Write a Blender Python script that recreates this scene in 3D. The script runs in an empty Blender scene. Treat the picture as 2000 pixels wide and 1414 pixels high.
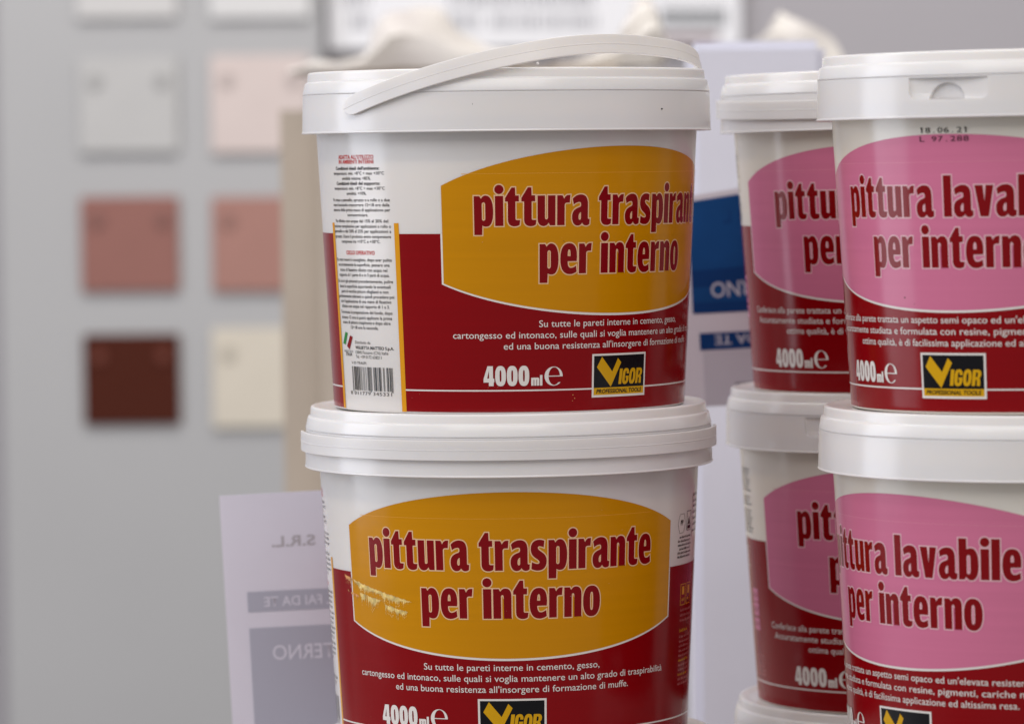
import bpy, bmesh, math, random
from mathutils import Vector, Matrix, noise

random.seed(7)
SC = bpy.context.scene
COL = SC.collection
R = math.radians

# ------------------------------------------------------------------ camera
EYE = Vector((0.0015, -2.085, 0.444))
FPX = 8300.0                                   # focal length in pixels of the 2000 px wide photograph
PITCH, ROLL = R(2.725), R(0.6)
_f = Vector((0, math.cos(PITCH), -math.sin(PITCH)))
_r0, _u0 = Vector((1, 0, 0)), Vector((0, math.sin(PITCH), math.cos(PITCH)))
_r = _r0 * math.cos(ROLL) - _u0 * math.sin(ROLL)
_u = _r0 * math.sin(ROLL) + _u0 * math.cos(ROLL)
cam_d = bpy.data.cameras.new('camera')
cam = bpy.data.objects.new('camera', cam_d)
COL.objects.link(cam)
cam.matrix_world = Matrix(((_r.x, _u.x, -_f.x, EYE.x), (_r.y, _u.y, -_f.y, EYE.y),
                           (_r.z, _u.z, -_f.z, EYE.z), (0, 0, 0, 1)))
cam_d.sensor_width = 36.0
cam_d.lens = FPX / 2000.0 * 36.0
cam_d.clip_start, cam_d.clip_end = 0.05, 50
cam_d.dof.use_dof = True
cam_d.dof.focus_distance = 2.015
cam_d.dof.aperture_fstop = 7.9
SC.camera = cam


def at(x, y, Y):
    """world point that the photograph shows at pixel (x, y), on the plane of depth Y"""
    d = _f * FPX + _r * (x - 1000.0) - _u * (y - 707.0)
    return EYE + d * ((Y - EYE.y) / d.y)


# ------------------------------------------------------------------ light
w = bpy.data.worlds.new('World')
SC.world = w
w.use_nodes = True
w.node_tree.nodes['Background'].inputs[0].default_value = (0.88, 0.85, 0.85, 1)
w.node_tree.nodes['Background'].inputs[1].default_value = 0.44


def area(name, loc, target, sx, sy, power, color):
    d = bpy.data.lights.new(name, 'AREA')
    d.shape = 'RECTANGLE'
    d.size, d.size_y, d.energy, d.color = sx, sy, power, color
    o = bpy.data.objects.new(name, d)
    COL.objects.link(o)
    o.location = loc
    o.rotation_euler = (Vector(target) - Vector(loc)).to_track_quat('-Z', 'Y').to_euler()
    return o


area('window_light', (-2.0, 0.10, 0.75), (0, 0.05, 0.42), 1.05, 1.6, 20, (0.86, 0.90, 1.0))
area('ceiling_light', (-0.2, -1.6, 2.15), (0.05, 0.0, 0.35), 2.4, 1.7, 38, (1.0, 0.965, 0.945))
area('rear_ceiling_light', (-0.2, 0.85, 2.3), (-0.1, 1.8, 0.35), 2.0, 0.7, 36, (1.0, 0.97, 0.94))
SC.view_settings.view_transform = 'Standard'
SC.view_settings.look = 'None'
SC.view_settings.exposure = 0.0
SC.view_settings.gamma = 1.0
SC.view_settings.use_curve_mapping = False
SC.cycles.use_denoising = True
SC.cycles.max_bounces = 6
SC.cycles.use_adaptive_sampling = False
SC.cycles.sample_clamp_indirect = 2.0
SC.cycles.blur_glossy = 0.6


# ------------------------------------------------------------------ materials
def mat(name, color, rough=0.35, var=0.0, vscale=40.0, bump=0.0, bscale=30.0, spec=0.5, sss=0.0, aniso=None, wear=0.0):
    m = bpy.data.materials.new(name)
    m.use_nodes = True
    nt = m.node_tree
    b = nt.nodes['Principled BSDF']
    b.inputs['Base Color'].default_value = (*color, 1)
    b.inputs['Roughness'].default_value = rough
    b.inputs['Specular IOR Level'].default_value = spec
    if sss:
        b.inputs['Subsurface Weight'].default_value = sss
        b.inputs['Subsurface Radius'].default_value = (1.0, 0.75, 0.5)
        b.inputs['Subsurface Scale'].default_value = 0.009
    tc = nt.nodes.new('ShaderNodeTexCoord')
    if var:
        n = nt.nodes.new('ShaderNodeTexNoise')
        n.inputs['Scale'].default_value = vscale
        n.inputs['Detail'].default_value = 6
        mp = nt.nodes.new('ShaderNodeMapRange')
        mp.inputs['From Min'].default_value, mp.inputs['From Max'].default_value = 0.3, 0.7
        mp.inputs['To Min'].default_value, mp.inputs['To Max'].default_value = 1 - var, 1 + var * 0.4
        mx = nt.nodes.new('ShaderNodeVectorMath')
        mx.operation = 'SCALE'
        mx.inputs[0].default_value = color
        if aniso:
            mpg = nt.nodes.new('ShaderNodeMapping')
            mpg.inputs['Scale'].default_value = aniso
            nt.links.new(tc.outputs['Object'], mpg.inputs['Vector'])
            nt.links.new(mpg.outputs['Vector'], n.inputs['Vector'])
        else:
            nt.links.new(tc.outputs['Object'], n.inputs['Vector'])
        nt.links.new(n.outputs['Fac'], mp.inputs['Value'])
        nt.links.new(mp.outputs['Result'], mx.inputs['Scale'])
        nt.links.new(mx.outputs['Vector'], b.inputs['Base Color'])
    if wear:                                     # handled plastic: patchy gloss, fine rubbed lines
        n3 = nt.nodes.new('ShaderNodeTexNoise')
        n3.inputs['Scale'].default_value = 34
        n3.inputs['Detail'].default_value = 8
        n3.inputs['Roughness'].default_value = 0.7
        m3 = nt.nodes.new('ShaderNodeMapRange')
        m3.inputs['From Min'].default_value, m3.inputs['From Max'].default_value = 0.32, 0.68
        m3.inputs['To Min'].default_value, m3.inputs['To Max'].default_value = max(0.05, rough - wear), rough + wear
        nt.links.new(tc.outputs['Object'], n3.inputs['Vector'])
        nt.links.new(n3.outputs['Fac'], m3.inputs['Value'])
        nt.links.new(m3.outputs['Result'], b.inputs['Roughness'])
    if bump:
        n2 = nt.nodes.new('ShaderNodeTexNoise')
        n2.inputs['Scale'].default_value = bscale
        n2.inputs['Detail'].default_value = 4
        bp = nt.nodes.new('ShaderNodeBump')
        bp.inputs['Strength'].default_value = bump
        bp.inputs['Distance'].default_value = 0.001
        nt.links.new(tc.outputs['Object'], n2.inputs['Vector'])
        nt.links.new(n2.outputs['Fac'], bp.inputs['Height'])
        nt.links.new(bp.outputs['Normal'], b.inputs['Normal'])
    return m


M = {}
M['body'] = mat('white_plastic', (0.755, 0.72, 0.69), 0.19, 0.04, 18, 0.2, 22, sss=0.25, wear=0.03)
M['cream_body'] = mat('cream_plastic', (0.80, 0.74, 0.645), 0.19, 0.04, 18, 0.2, 22, sss=0.25, wear=0.03)
M['lid'] = mat('lid_plastic', (0.80, 0.78, 0.77), 0.21, 0.04, 12, 0.08, 30, sss=0.25, wear=0.015)
M['collar'] = mat('collar_plastic', (0.775, 0.75, 0.74), 0.20, 0.04, 9, 0.08, 16, sss=0.25, wear=0.012)
M['handle'] = mat('handle_plastic', (0.78, 0.745, 0.725), 0.33, 0.05, 30, 0.1, 30, sss=0.25, wear=0.03)
INK = dict(rough=0.17, bump=0.22, bscale=22, spec=0.17, wear=0.03)
BAND = dict(var=0.035, vscale=1.0, aniso=(5, 5, 420))     # faint print banding
M['red'] = mat('dark_red_ink', (0.225, 0.0010, 0.0035), **BAND, **INK)
M['yellow'] = mat('ochre_ink', (0.55, 0.232, 0.001), **BAND, **INK)
M['pink'] = mat('pink_ink', (0.58, 0.165, 0.285), **BAND, **INK)
M['white'] = mat('white_ink', (0.72, 0.69, 0.66), **INK)
M['outline_y'] = mat('cream_outline_ink', (0.74, 0.49, 0.30), **INK)
M['outline_p'] = mat('pale_pink_outline_ink', (0.72, 0.46, 0.50), **INK)
M['line_y'] = mat('light_ochre_line', (0.75, 0.36, 0.05), **INK)
M['line_p'] = mat('light_pink_line', (0.66, 0.25, 0.34), **INK)
M['letter'] = mat('letter_red_ink', (0.20, 0.0015, 0.004), **INK)
M['orange'] = mat('orange_ink', (0.68, 0.30, 0.01), **INK)
M['black'] = mat('black_ink', (0.006, 0.006, 0.008), **INK)
M['gold'] = mat('logo_yellow_ink', (0.60, 0.33, 0.005), **INK)
M['green'] = mat('green_ink', (0.03, 0.22, 0.05), **INK)
M['redtext'] = mat('bright_red_ink', (0.55, 0.05, 0.05), **INK)
M['scuff'] = mat('scuff_marks', (0.86, 0.63, 0.20), 0.5, var=0.55, vscale=330)
M['scuff_red'] = mat('scuff_marks_on_red', (0.75, 0.34, 0.10), 0.5, var=0.5, vscale=300)
M['dirt'] = mat('dark_dirt', (0.05, 0.03, 0.02), 0.7)
M['dimpink'] = mat('small_pink_ink', (0.50, 0.16, 0.16), **INK)


# ------------------------------------------------------------------ object helpers
def tag(o, label=None, cat=None, group=None, kind=None):
    if label: o['label'] = label
    if cat: o['category'] = cat
    if group: o['group'] = group
    if kind: o['kind'] = kind
    return o


def empty(name, loc, rz=0.0):
    o = bpy.data.objects.new(name, None)
    o.empty_display_size = 0.02
    COL.objects.link(o)
    o.location = loc
    o.rotation_euler = (0, 0, rz)
    return o


def link(name, me, mats, parent=None):
    if isinstance(mats, bpy.types.Material): mats = [mats]
    if not me.materials:
        for m in mats: me.materials.append(m)
    o = bpy.data.objects.new(name, me)
    COL.objects.link(o)
    if parent is not None: o.parent = parent
    return o


def bm_mesh(name, bm, smooth=None):
    me = bpy.data.meshes.new(name)
    bmesh.ops.recalc_face_normals(bm, faces=bm.faces)
    bm.to_mesh(me)
    bm.free()
    if smooth is not None:
        for p in me.polygons: p.use_smooth = True
        me.set_sharp_from_angle(angle=R(smooth))
    return me


def lathe(profile, n=180, closed=False):
    """profile: list of (radius, z) in millimetres"""
    bm = bmesh.new()
    rings = []
    for r, z in profile:
        if r < 1e-6:
            rings.append([bm.verts.new((0, 0, z / 1000))])
        else:
            rings.append([bm.verts.new((r / 1000 * math.sin(2 * math.pi * i / n), -r / 1000 * math.cos(2 * math.pi * i / n), z / 1000)) for i in range(n)])
    pairs = list(zip(rings, rings[1:]))
    if closed: pairs.append((rings[-1], rings[0]))
    for a, b in pairs:
        for i in range(n):
            j = (i + 1) % n
            if len(a) == 1 and len(b) == 1: continue
            if len(a) == 1: bm.faces.new((a[0], b[i], b[j]))
            elif len(b) == 1: bm.faces.new((a[i], a[j], b[0]))
            else: bm.faces.new((a[i], a[j], b[j], b[i]))
    return bm


def box_bm(bm, x0, x1, y0, y1, z0, z1):
    v = [bm.verts.new(p) for p in ((x0, y0, z0), (x1, y0, z0), (x1, y1, z0), (x0, y1, z0), (x0, y0, z1), (x1, y0, z1), (x1, y1, z1), (x0, y1, z1))]
    for q in ((0, 1, 2, 3), (4, 5, 6, 7), (0, 1, 5, 4), (1, 2, 6, 5), (2, 3, 7, 6), (3, 0, 4, 7)):
        bm.faces.new([v[i] for i in q])
    return v


# ------------------------------------------------------------------ lettering (flat outlines)
def path(s):
    """SVG like path -> list of closed contours"""
    out, cur, t, i = [], None, s.replace(',', ' ').split(), 0
    while i < len(t):
        c = t[i]
        if c == 'M':
            cur = [(float(t[i + 1]), float(t[i + 2]))]; out.append(cur); i += 3
        elif c == 'L':
            cur.append((float(t[i + 1]), float(t[i + 2]))); i += 3
        elif c == 'C':
            p0 = cur[-1]
            p1, p2, p3 = [(float(t[i + k]), float(t[i + k + 1])) for k in (1, 3, 5)]
            for k in range(1, 8):
                u = k / 7
                a, b, cc, d = (1 - u) ** 3, 3 * u * (1 - u) ** 2, 3 * u * u * (1 - u), u ** 3
                cur.append((a * p0[0] + b * p1[0] + cc * p2[0] + d * p3[0], a * p0[1] + b * p1[1] + cc * p2[1] + d * p3[1]))
            i += 7
        elif c == 'Z':
            if len(cur) > 1 and abs(cur[0][0] - cur[-1][0]) + abs(cur[0][1] - cur[-1][1]) < 1e-6: cur.pop()
            i += 1
    return out


def ell(cx, cy, rx, ry, e=2.0, n=28):
    pts = []
    for k in range(n):
        a = 2 * math.pi * k / n
        c, s = math.cos(a), math.sin(a)
        pts.append((cx + rx * math.copysign(abs(c) ** (2 / e), c), cy + ry * math.copysign(abs(s) ** (2 / e), s)))
    return pts


SLOT = ' M 26 24 C 26 20 28 17 32 17 C 37 17 39 21 39 27 L 39 70 C 39 77 37 80 33 80 C 29 80 26 77 26 72 Z'
GLY = {
    'p': (65, path('M 0 -30 L 0 100 L 18 100 L 24 90 C 27 97 33 102 40 102 C 57 102 65 80 65 50 C 65 15 57 -2 42 -2 C 36 -2 31 -1 27 3 L 26 -30 Z' + SLOT)),
    'b': (65, path('M 0 0 L 0 133 L 26 133 L 26 97 C 31 101 36 102 41 102 C 57 102 65 82 65 50 C 65 17 57 -2 41 -2 C 33 -2 28 2 24 10 L 18 0 Z' + SLOT)),
    'i': (27, [[(0, 0), (0, 100), (27, 100), (27, 0)], ell(13.5, 122.5, 15, 15)]),
    'l': (27, [[(0, 0), (0, 133), (27, 133), (27, 0)]]),
    't': (48, path('M 9 20 C 9 5 18 -2 32 -2 C 38 -2 44 0 48 3 L 50 18 L 40 18 C 36 18 34 20 34 24 L 34 82 L 46 82 L 46 101 L 34 101 L 33 128 L 22 128 L 0 93 L 0 82 L 9 82 Z')),
    'u': (61, path('M 0 100 L 0 24 C 0 8 7 -2 20 -2 C 28 -2 34 2 38 10 L 43 0 L 61 0 L 61 100 L 36 100 L 36 27 C 36 22 34 19.5 30 19.5 C 26 19.5 24.5 22 24.5 27 L 24.5 100 Z')),
    'r': (46, path('M 0 0 L 0 100 L 18 100 L 24 87 C 28 97 34 101 40 101 L 46 101 L 44 76 L 36 76 C 29 76 25.5 73 25.5 67 L 25.5 0 Z')),
    'n': (61, path('M 0 0 L 0 100 L 18 100 L 24 90 C 28 98 34 102 41 102 C 54 102 61 93 61 76 L 61 0 L 36 0 L 36 72 C 36 78 34 80.5 30.5 80.5 C 27 80.5 25.5 78 25.5 73 L 25.5 0 Z')),
    'a': (63, path('M 2 88 L 6 70 C 12 75 20 78 26 78 C 31 78 33 75 33 70 L 33 66 C 33 63 31 61 26 59 C 10 54 0 46 0 27 C 0 9 8 -2 20 -2 C 28 -2 33 1 37 9 C 40 1 45 -2 52 -2 C 57 -2 61 0 64 3 L 65 19 C 60 18 57.5 19 57.5 24 L 57.5 68 C 57.5 92 49 102 31 102 C 20 102 10 97 2 88 Z M 33 44 L 33 24 C 33 19 31 16 28 16 C 24.5 16 22.5 19 22.5 26 C 22.5 36 26 42 33 44 Z')),
    's': (53, path('M 45 98 L 43 77 C 38 79.5 33 81 29 81 C 25 81 22.5 79 22.5 75 C 22.5 71 26 67 33 62 C 46 54 53 46 53 30 C 53 9 42 -2 24 -2 C 15 -2 7 0 1 4 L 3 26 C 9 22 16 19.5 22 19.5 C 26.5 19.5 29 22 29 26 C 29 30 26 34 18 39 C 5 47 -1 56 -1 71 C -1 91 10 102 28 102 C 35 102 41 100.5 45 98 Z')),
    'e': (60, path('M 58 42 L 25 42 C 25 26 29 18 38 18 C 44 18 50 21 56 25 L 58 6 C 51 1 43 -2 33 -2 C 12 -2 0 15 0 49 C 0 84 11 102 31 102 C 51 102 59 86 59 58 C 59 52 58.5 47 58 42 Z M 25 58 L 36.5 58 C 37 74 35.5 82 31 82 C 26.5 82 25 74 25 58 Z')),
    'o': (63, [ell(31.5, 50, 31.5, 52, 2.35), ell(31.5, 50, 6.5, 32, 3.2)]),
    'v': (60, path('M 0 100 L 26 100 L 31.5 40 L 36 100 L 60 100 L 44 0 L 17 0 Z')),
    '4': (60, path('M 29 0 L 29 18 L 0 18 L 0 36 L 23 100 L 53 100 L 53 38 L 60 38 L 60 19 L 56 19 L 56 0 Z M 20 38 L 31 38 L 31 79 Z')),
    '0': (60, [ell(30, 50, 30, 51, 2.5), ell(30, 50, 5.2, 29, 3.0)]),
    'M': (41, path('M 0 0 L 0 40 L 35 40 L 40 36 L 40 0 L 29 0 L 29 30 L 26 30 L 26 0 L 15 0 L 15 30 L 12 30 L 12 0 Z')),
    'L': (12, [[(0, 0), (0, 53), (12, 53), (12, 0)]]),
    'I': (20, [[(0, 0), (0, 100), (20, 100), (20, 0)]]),
    'G': (45, path('M 45 66 C 45 90 37 102 22.5 102 C 7 102 0 88 0 66 L 0 34 C 0 12 7 -2 22.5 -2 C 37 -2 45 10 45 30 L 45 52 L 23 52 L 23 38 L 28 38 L 28 28 C 28 20 26 17 23 17 C 19.5 17 18 21 18 30 L 18 70 C 18 79 19.5 83 23 83 C 26 83 28 80 28 72 L 28 66 Z')),
    'O': (47, [ell(23.5, 50, 23.5, 52, 2.5), ell(23.5, 50, 6, 30, 2.6)]),
    'R': (47, path('M 0 0 L 0 100 L 26 100 C 40 100 47 90 47 72 C 47 60 43 52 36 48 C 42 45 44 40 44 32 L 46 0 L 28 0 L 27 30 C 27 36 25 38 20 38 L 18 38 L 18 0 Z M 18 54 L 18 84 L 22 84 C 27 84 29 80 29 70 C 29 58 27 54 22 54 Z')),
}


def fill(contours, offset=0.0):
    """filled flat mesh of closed contours -> (verts, faces)"""
    cu = bpy.data.curves.new('outline', 'CURVE')
    cu.dimensions, cu.fill_mode, cu.offset = '2D', 'BOTH', offset
    for c in contours:
        sp = cu.splines.new('POLY')
        sp.points.add(len(c) - 1)
        for p, (x, y) in zip(sp.points, c): p.co = (x, y, 0, 1)
        sp.use_cyclic_u = True
    o = bpy.data.objects.new('outline', cu)
    me = bpy.data.meshes.new_from_object(o)
    res = ([(v.co.x, v.co.y) for v in me.vertices], [tuple(p.vertices) for p in me.polygons])
    bpy.data.objects.remove(o); bpy.data.curves.remove(cu); bpy.data.meshes.remove(me)
    return res


def text(body, bold=0.0, spacing=1.0, shear=0.0):
    """outline of a line in the built-in face, left at 0, baseline 0, capital height 1 -> (verts, faces, width)"""
    cu = bpy.data.curves.new('line', 'FONT')
    cu.body, cu.size, cu.offset, cu.space_character, cu.shear = body, 1.0, bold, spacing, shear
    cu.resolution_u = 3
    o = bpy.data.objects.new('line', cu)
    me = bpy.data.meshes.new_from_object(o)
    k = 1 / 0.729
    x0 = min(v.co.x for v in me.vertices)
    vs = [((v.co.x - x0) * k, v.co.y * k) for v in me.vertices]
    fs = [tuple(p.vertices) for p in me.polygons]
    bpy.data.objects.remove(o); bpy.data.curves.remove(cu); bpy.data.meshes.remove(me)
    return vs, fs, max(v[0] for v in vs)


# ------------------------------------------------------------------ bucket label: flat artwork wrapped on the tapered wall
R0, R1, HB = 85.9, 93.1, 133.5                # wall radius at the bottom / under the collar, wall height (mm)


def wall_r(z): return R0 + (R1 - R0) * z / HB


class Art:
    """flat artwork, x in degrees round the wall, y in mm above the bottom"""
    def __init__(self): self.bm = bmesh.new(); self.lay = {}

    def add(self, vs, fs, mi, layer, cut=False):
        b = bmesh.new()
        bv = [b.verts.new((x, y, 0)) for x, y in vs]
        for f in fs:
            try: b.faces.new([bv[i] for i in f]).material_index = mi
            except ValueError: pass
        if cut:
            x0, x1 = min(v[0] for v in vs), max(v[0] for v in vs)
            k = math.ceil(x0 / 2.5)
            while k * 2.5 < x1:
                bmesh.ops.bisect_plane(b, geom=b.verts[:] + b.edges[:] + b.faces[:], plane_co=(k * 2.5, 0, 0), plane_no=(1, 0, 0))
                k += 1
        if not cut: bmesh.ops.triangulate(b, faces=b.faces[:])
        for f in b.faces: f.material_index = mi
        for v in b.verts: v.co.z = layer
        tmp = bpy.data.meshes.new('t'); b.to_mesh(tmp); b.free()
        self.bm.from_mesh(tmp); bpy.data.meshes.remove(tmp)

    def poly(self, pts, mi, layer): self.add(pts, [tuple(range(len(pts)))], mi, layer, True)

    def rect(self, x0, x1, y0, y1, mi, layer): self.poly([(x0, y0), (x1, y0), (x1, y1), (x0, y1)], mi, layer)

    def line(self, body, xc, y, cap, mi, layer, width=None, left=None, bold=0.0, spacing=1.0, shear=0.0, squeeze=1.0):
        vs, fs, wd = text(body, bold, spacing, shear)
        deg = math.degrees(1 / wall_r(y))
        sx = (width / wd) if width else cap * deg * squeeze
        x0 = left if left is not None else xc - wd * sx / 2
        self.add([(x0 + a * sx, y + b * cap) for a, b in vs], fs, mi, layer)

    def glyphs(self, body, x0, x1, y, h, mi, layer, gap=10.0, outline=None, slant=0.0, cut=True):
        """custom lettering fitted between x0 and x1; outline = (material, width in glyph units)"""
        adv, x = [], 0.0
        for ch in body:
            adv.append(x)
            x += (30 if ch == ' ' else GLY[ch][0] + gap)
        tot = x - gap
        sx, sy = (x1 - x0) / tot, h / 100.0
        for k, ch in enumerate(body):
            if ch == ' ': continue
            cs = GLY[ch][1]
            if outline:
                vs, fs = fill(cs, outline[1])
                self.add([(x0 + (adv[k] + a + slant * b) * sx, y + b * sy) for a, b in vs], fs, outline[0], layer + (k % 3) * 0.3, cut)
            vs, fs = fill(cs, 0.7 if outline else 0.0)
            self.add([(x0 + (adv[k] + a + slant * b) * sx, y + b * sy) for a, b in vs], fs, mi, layer + 1.0, cut)

    def build(self, name, mats, base=0.06, step=0.05):
        bm = self.bm
        for v in bm.verts:
            a, z = R(v.co.x), v.co.y
            r = (wall_r(z) + base + step * v.co.z) / 1000
            v.co = (r * math.sin(a), -r * math.cos(a), z / 1000)
        for f in bm.faces:
            c = f.calc_center_median()
            f.normal_update()
            if f.normal.x * c.x + f.normal.y * c.y < 0: f.normal_flip()
        me = bpy.data.meshes.new(name)
        bm.to_mesh(me); bm.free()
        for m in mats: me.materials.append(m)
        for p in me.polygons: p.use_smooth = True
        sl = (R1 - R0) / HB
        nn = []
        for v in me.vertices:
            n = Vector((v.co.x, v.co.y, 0)).normalized(); n.z = -sl
            nn.append(n.normalized())
        me.normals_split_custom_set_from_vertices(nn)
        return me


def words_block(art, x0, x1, y, h, mi, layer, seed):
    """a line of print too small to read"""
    rnd = random.Random(seed)
    x = x0
    while x < x1 - 0.4:
        wd = min(rnd.uniform(0.8, 2.6), x1 - x)
        k = x
        while k < x + wd:
            s = rnd.uniform(0.16, 0.30)
            art.rect(k, min(k + s, x + wd), y, y + h * rnd.choice((0.7, 0.7, 1.0)), mi, layer)
            k += s + 0.13
        x += wd + 0.45


def estimated_sign():
    outer = [(48 + 48 * math.cos(R(a)), 46 + 48 * math.sin(R(a))) for a in range(0, 320, 8)] + [(48 + 48 * math.cos(R(320)), 46 + 48 * math.sin(R(320)))]
    inner = [(51 + 30 * math.cos(R(a)), 46 + 44.5 * math.sin(R(a))) for a in range(314, 0, -8)] + [(81, 46)]
    bar = [(17, 44), (95.8, 44), (95.8, 48.5), (17, 48.5)]
    return [outer + inner], [bar]


def ean13(code):
    Lc = ['0001101', '0011001', '0010011', '0111101', '0100011', '0110001', '0101111', '0111011', '0110111', '0001011']
    par = ['LLLLLL', 'LLGLGG', 'LLGGLG', 'LLGGGL', 'LGLLGG', 'LGGLLG', 'LGGGLL', 'LGLGLG', 'LGLGGL', 'LGGLGL'][int(code[0])]
    s = '101'
    for c, q in zip(code[1:7], par):
        l = Lc[int(c)]
        s += l if q == 'L' else ''.join('1' if b == '0' else '0' for b in l)[::-1]
    s += '01010'
    for c in code[7:]: s += ''.join('1' if b == '0' else '0' for b in Lc[int(c)])
    return s + '101'


def arc_top(x, x1, y0, y1): return y0 + (y1 - y0) * (math.sqrt(max(0, 1.35 ** 2 - (x / x1) ** 2)) - math.sqrt(1.35 ** 2 - 1)) / (1.35 - math.sqrt(1.35 ** 2 - 1))


def panel_pts(half, lo, hi, bot, top):
    xs = [half * k / 24 for k in range(-24, 25)]
    return [(x, arc_top(x, half, hi, top)) for x in xs] + [(x, lo - (arc_top(x, half, 0, lo - bot))) for x in reversed(xs)]


C0, C1 = -105.8, -72.0                          # information column
V_RED = 85.4


def make_label(kind):
    yel = kind == 'yellow'
    A = Art()                                    # 0 red 1 panel 2 white 3 thin line 4 orange 5 black 6 small pink 7 scuff
    if yel:
        A.rect(C1, 360 + C0, 1.2, V_RED, 0, 0)
        A.rect(C1, 360 + C0, 11.05, 11.75, 2, 1)
        A.rect(C0, C0 + 1.75, 1.0, 90.5, 4, 1)
        A.rect(C1 - 1.75, C1, 1.0, 90.5, 4, 1)
    else:
        A.rect(-179.9, 179.9, 1.2, V_RED, 0, 0)
        A.rect(-179.9, 179.9, 11.05, 11.75, 2, 1)
    # white keyline of the panel, only where it crosses the red
    outl = panel_pts(57.9, 61.6, 108, 45.9, 127)
    outl = [p for p in outl if p[1] < V_RED - 0.2]
    A.poly([(57.9, V_RED)] + outl + [(-57.9, V_RED)], 2, 1)
    A.poly(panel_pts(57.3, 62, 108, 47.0, 126.0), 1, 2)
    A.rect(-51, 47, 113.4, 113.56, 3, 3)
    if yel:
        lines = ((42.3 - 1.1, 56.2, 'Su tutte le pareti interne in cemento, gesso,'),
                 (37.1 - 1.1, 109.5, 'cartongesso ed intonaco, sulle quali si voglia mantenere un alto grado di traspirabilità'),
                 (31.9 - 1.1, 78, "ed una buona resistenza all'insorgere di formazione di muffe."))
    else:
        lines = ((42.3 - 1.1, 115, "Conferisce alla parete trattata un aspetto semi opaco ed un'elevata resistenza al lavaggio."),
                 (37.1 - 1.1, 111.5, 'Accuratamente studiata e formulata con resine, pigmenti, cariche minerali e di'),
                 (31.9 - 1.1, 76.5, 'ottima qualità, è di facilissima applicazione ed altissima resa.'))
    for y, wd, s in lines:
        A.line(s, 0, y, 3.3, 2, 3, width=wd, bold=0.002)
    # 4000ml e
    A.glyphs('4000', -45.4, -31.2, 13.6, 9.4, 2, 3, gap=5)
    A.glyphs('ML', -30.6, -27.1, 13.6, 9.4, 2, 3, gap=2.5)
    o1, o2 = estimated_sign()
    for cc, ly in ((o1, 3), (o2, 3.4)):
        vs, fs = fill(cc)
        A.add([(-26.4 + a * 0.0605, 13.6 + b * 0.094) for a, b in vs], fs, 2, ly)
    if yel:
        # side print right of the panel: pictograms and print too small to read
        hexa = [(63.6, 110.0), (66.6, 110.0), (67.9, 105.5), (66.6, 101.0), (63.6, 101.0), (62.3, 105.5)]
        for a, b in zip(hexa, hexa[1:] + hexa[:1]):
            dx, dy = b[0] - a[0], b[1] - a[1]
            L = math.hypot(dx, dy); nx, ny = -dy / L * 0.16, dx / L * 0.16
            A.poly([a, b, (b[0] + nx, b[1] + ny), (a[0] + nx, a[1] + ny)], 5, 1)
        A.line('PP', 65.2, 104.6, 2.6, 5, 1, width=2.0, bold=0.02)
        for x0, x1, y0, y1 in ((69.2, 73.4, 101.5, 111),):
            for q in ((x0, x1, y0, y0 + .25), (x0, x1, y1 - .25, y1), (x0, x0 + .3, y0 + .25, y1 - .25), (x1 - .3, x1, y0 + .25, y1 - .25)): A.rect(*q, 5, 1)
        A.poly([(70.2, 104.5), (72.6, 104.5), (71.4, 108.5)], 5, 1.5)
        A.rect(70.0, 72.8, 102.4, 104.0, 5, 1.5)
        A.rect(75.0, 75.25, 97.5, 119, 5, 1)
        for k, y in enumerate((117.5, 114.5, 112, 109, 106, 103, 100)):
            words_block(A, 75.8, 84, y, 1.5, 5, 1, 40 + k)
        for k, y in enumerate((98.3, 96.4, 94.5, 92.6, 90.7, 88.8)):
            words_block(A, 62.6 + (1.2 if k in (0, 3) else 0), 74.2 - (1 if k == 3 else 0), y, 1.2, 5, 1, 60 + k)
        for x0 in (66.0, 71.5):
            for q in ((x0, x0 + 4.6, 65.5, 65.8), (x0, x0 + 4.6, 75.5, 75.8), (x0, x0 + .3, 65.8, 75.5), (x0 + 4.3, x0 + 4.6, 65.8, 75.5)): A.rect(*q, 4, 1)
            A.rect(x0 + 1.3, x0 + 3.2, 70.6, 74.6, 4, 1.5)
            words_block(A, x0 + 1.2, x0 + 3.4, 67.5, 1.6, 4, 1.5, int(x0))
        for k, y in enumerate((62.5, 60, 57.5)): words_block(A, 66.3, 77, y, 1.3, 6, 1, 80 + k)
        words_block(A, 66.3, 74, 52.5, 1.6, 4, 1, 90)
        for k in range(11): words_block(A, 66.3, 78 - (k % 3), 49.6 - k * 2.3, 1.2, 4 if k in (5, 8) else 6, 1, 100 + k)
    else:
        for k, y in enumerate((121, 119.2, 117.4, 115.6, 113.8, 112, 110.2, 106.5, 104.7, 102.9, 99.5, 97.7, 95.9, 94.1, 92.3, 90.5, 88.7)):
            words_block(A, -81, -68.0 - (k % 3), y, 1.15, 5, 1, 200 + k)
        for k, (y0, y1) in enumerate(((59.5, 53), (52.2, 45.5), (44.2, 38))):
            A.rect(-74.5, -68.2, y1, y0, 1, 1)
            for j in range(4): A.rect(-73.9 + j * 1.45, -73.3 + j * 1.45, y1 + 1.4 + (j % 2), y1 + 4.4, 0, 1.5)
        for k in range(6): words_block(A, -80, -65.5, 24.5 - k * 1.9, 1.0, 6, 1, 300 + k)
        for k in range(5): words_block(A, -84, -76, 80.0 - k * 2.4, 1.3, 2, 1, 330 + k)
    label_me = A.build('label_' + kind, [M['red'], M[kind], M['white'], M['line_y' if yel else 'line_p'], M['orange'], M['black'], M['dimpink'], M['scuff']])

    T = Art()                                    # title: 0 outline 1 red
    o = (0, 4.6)
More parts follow.
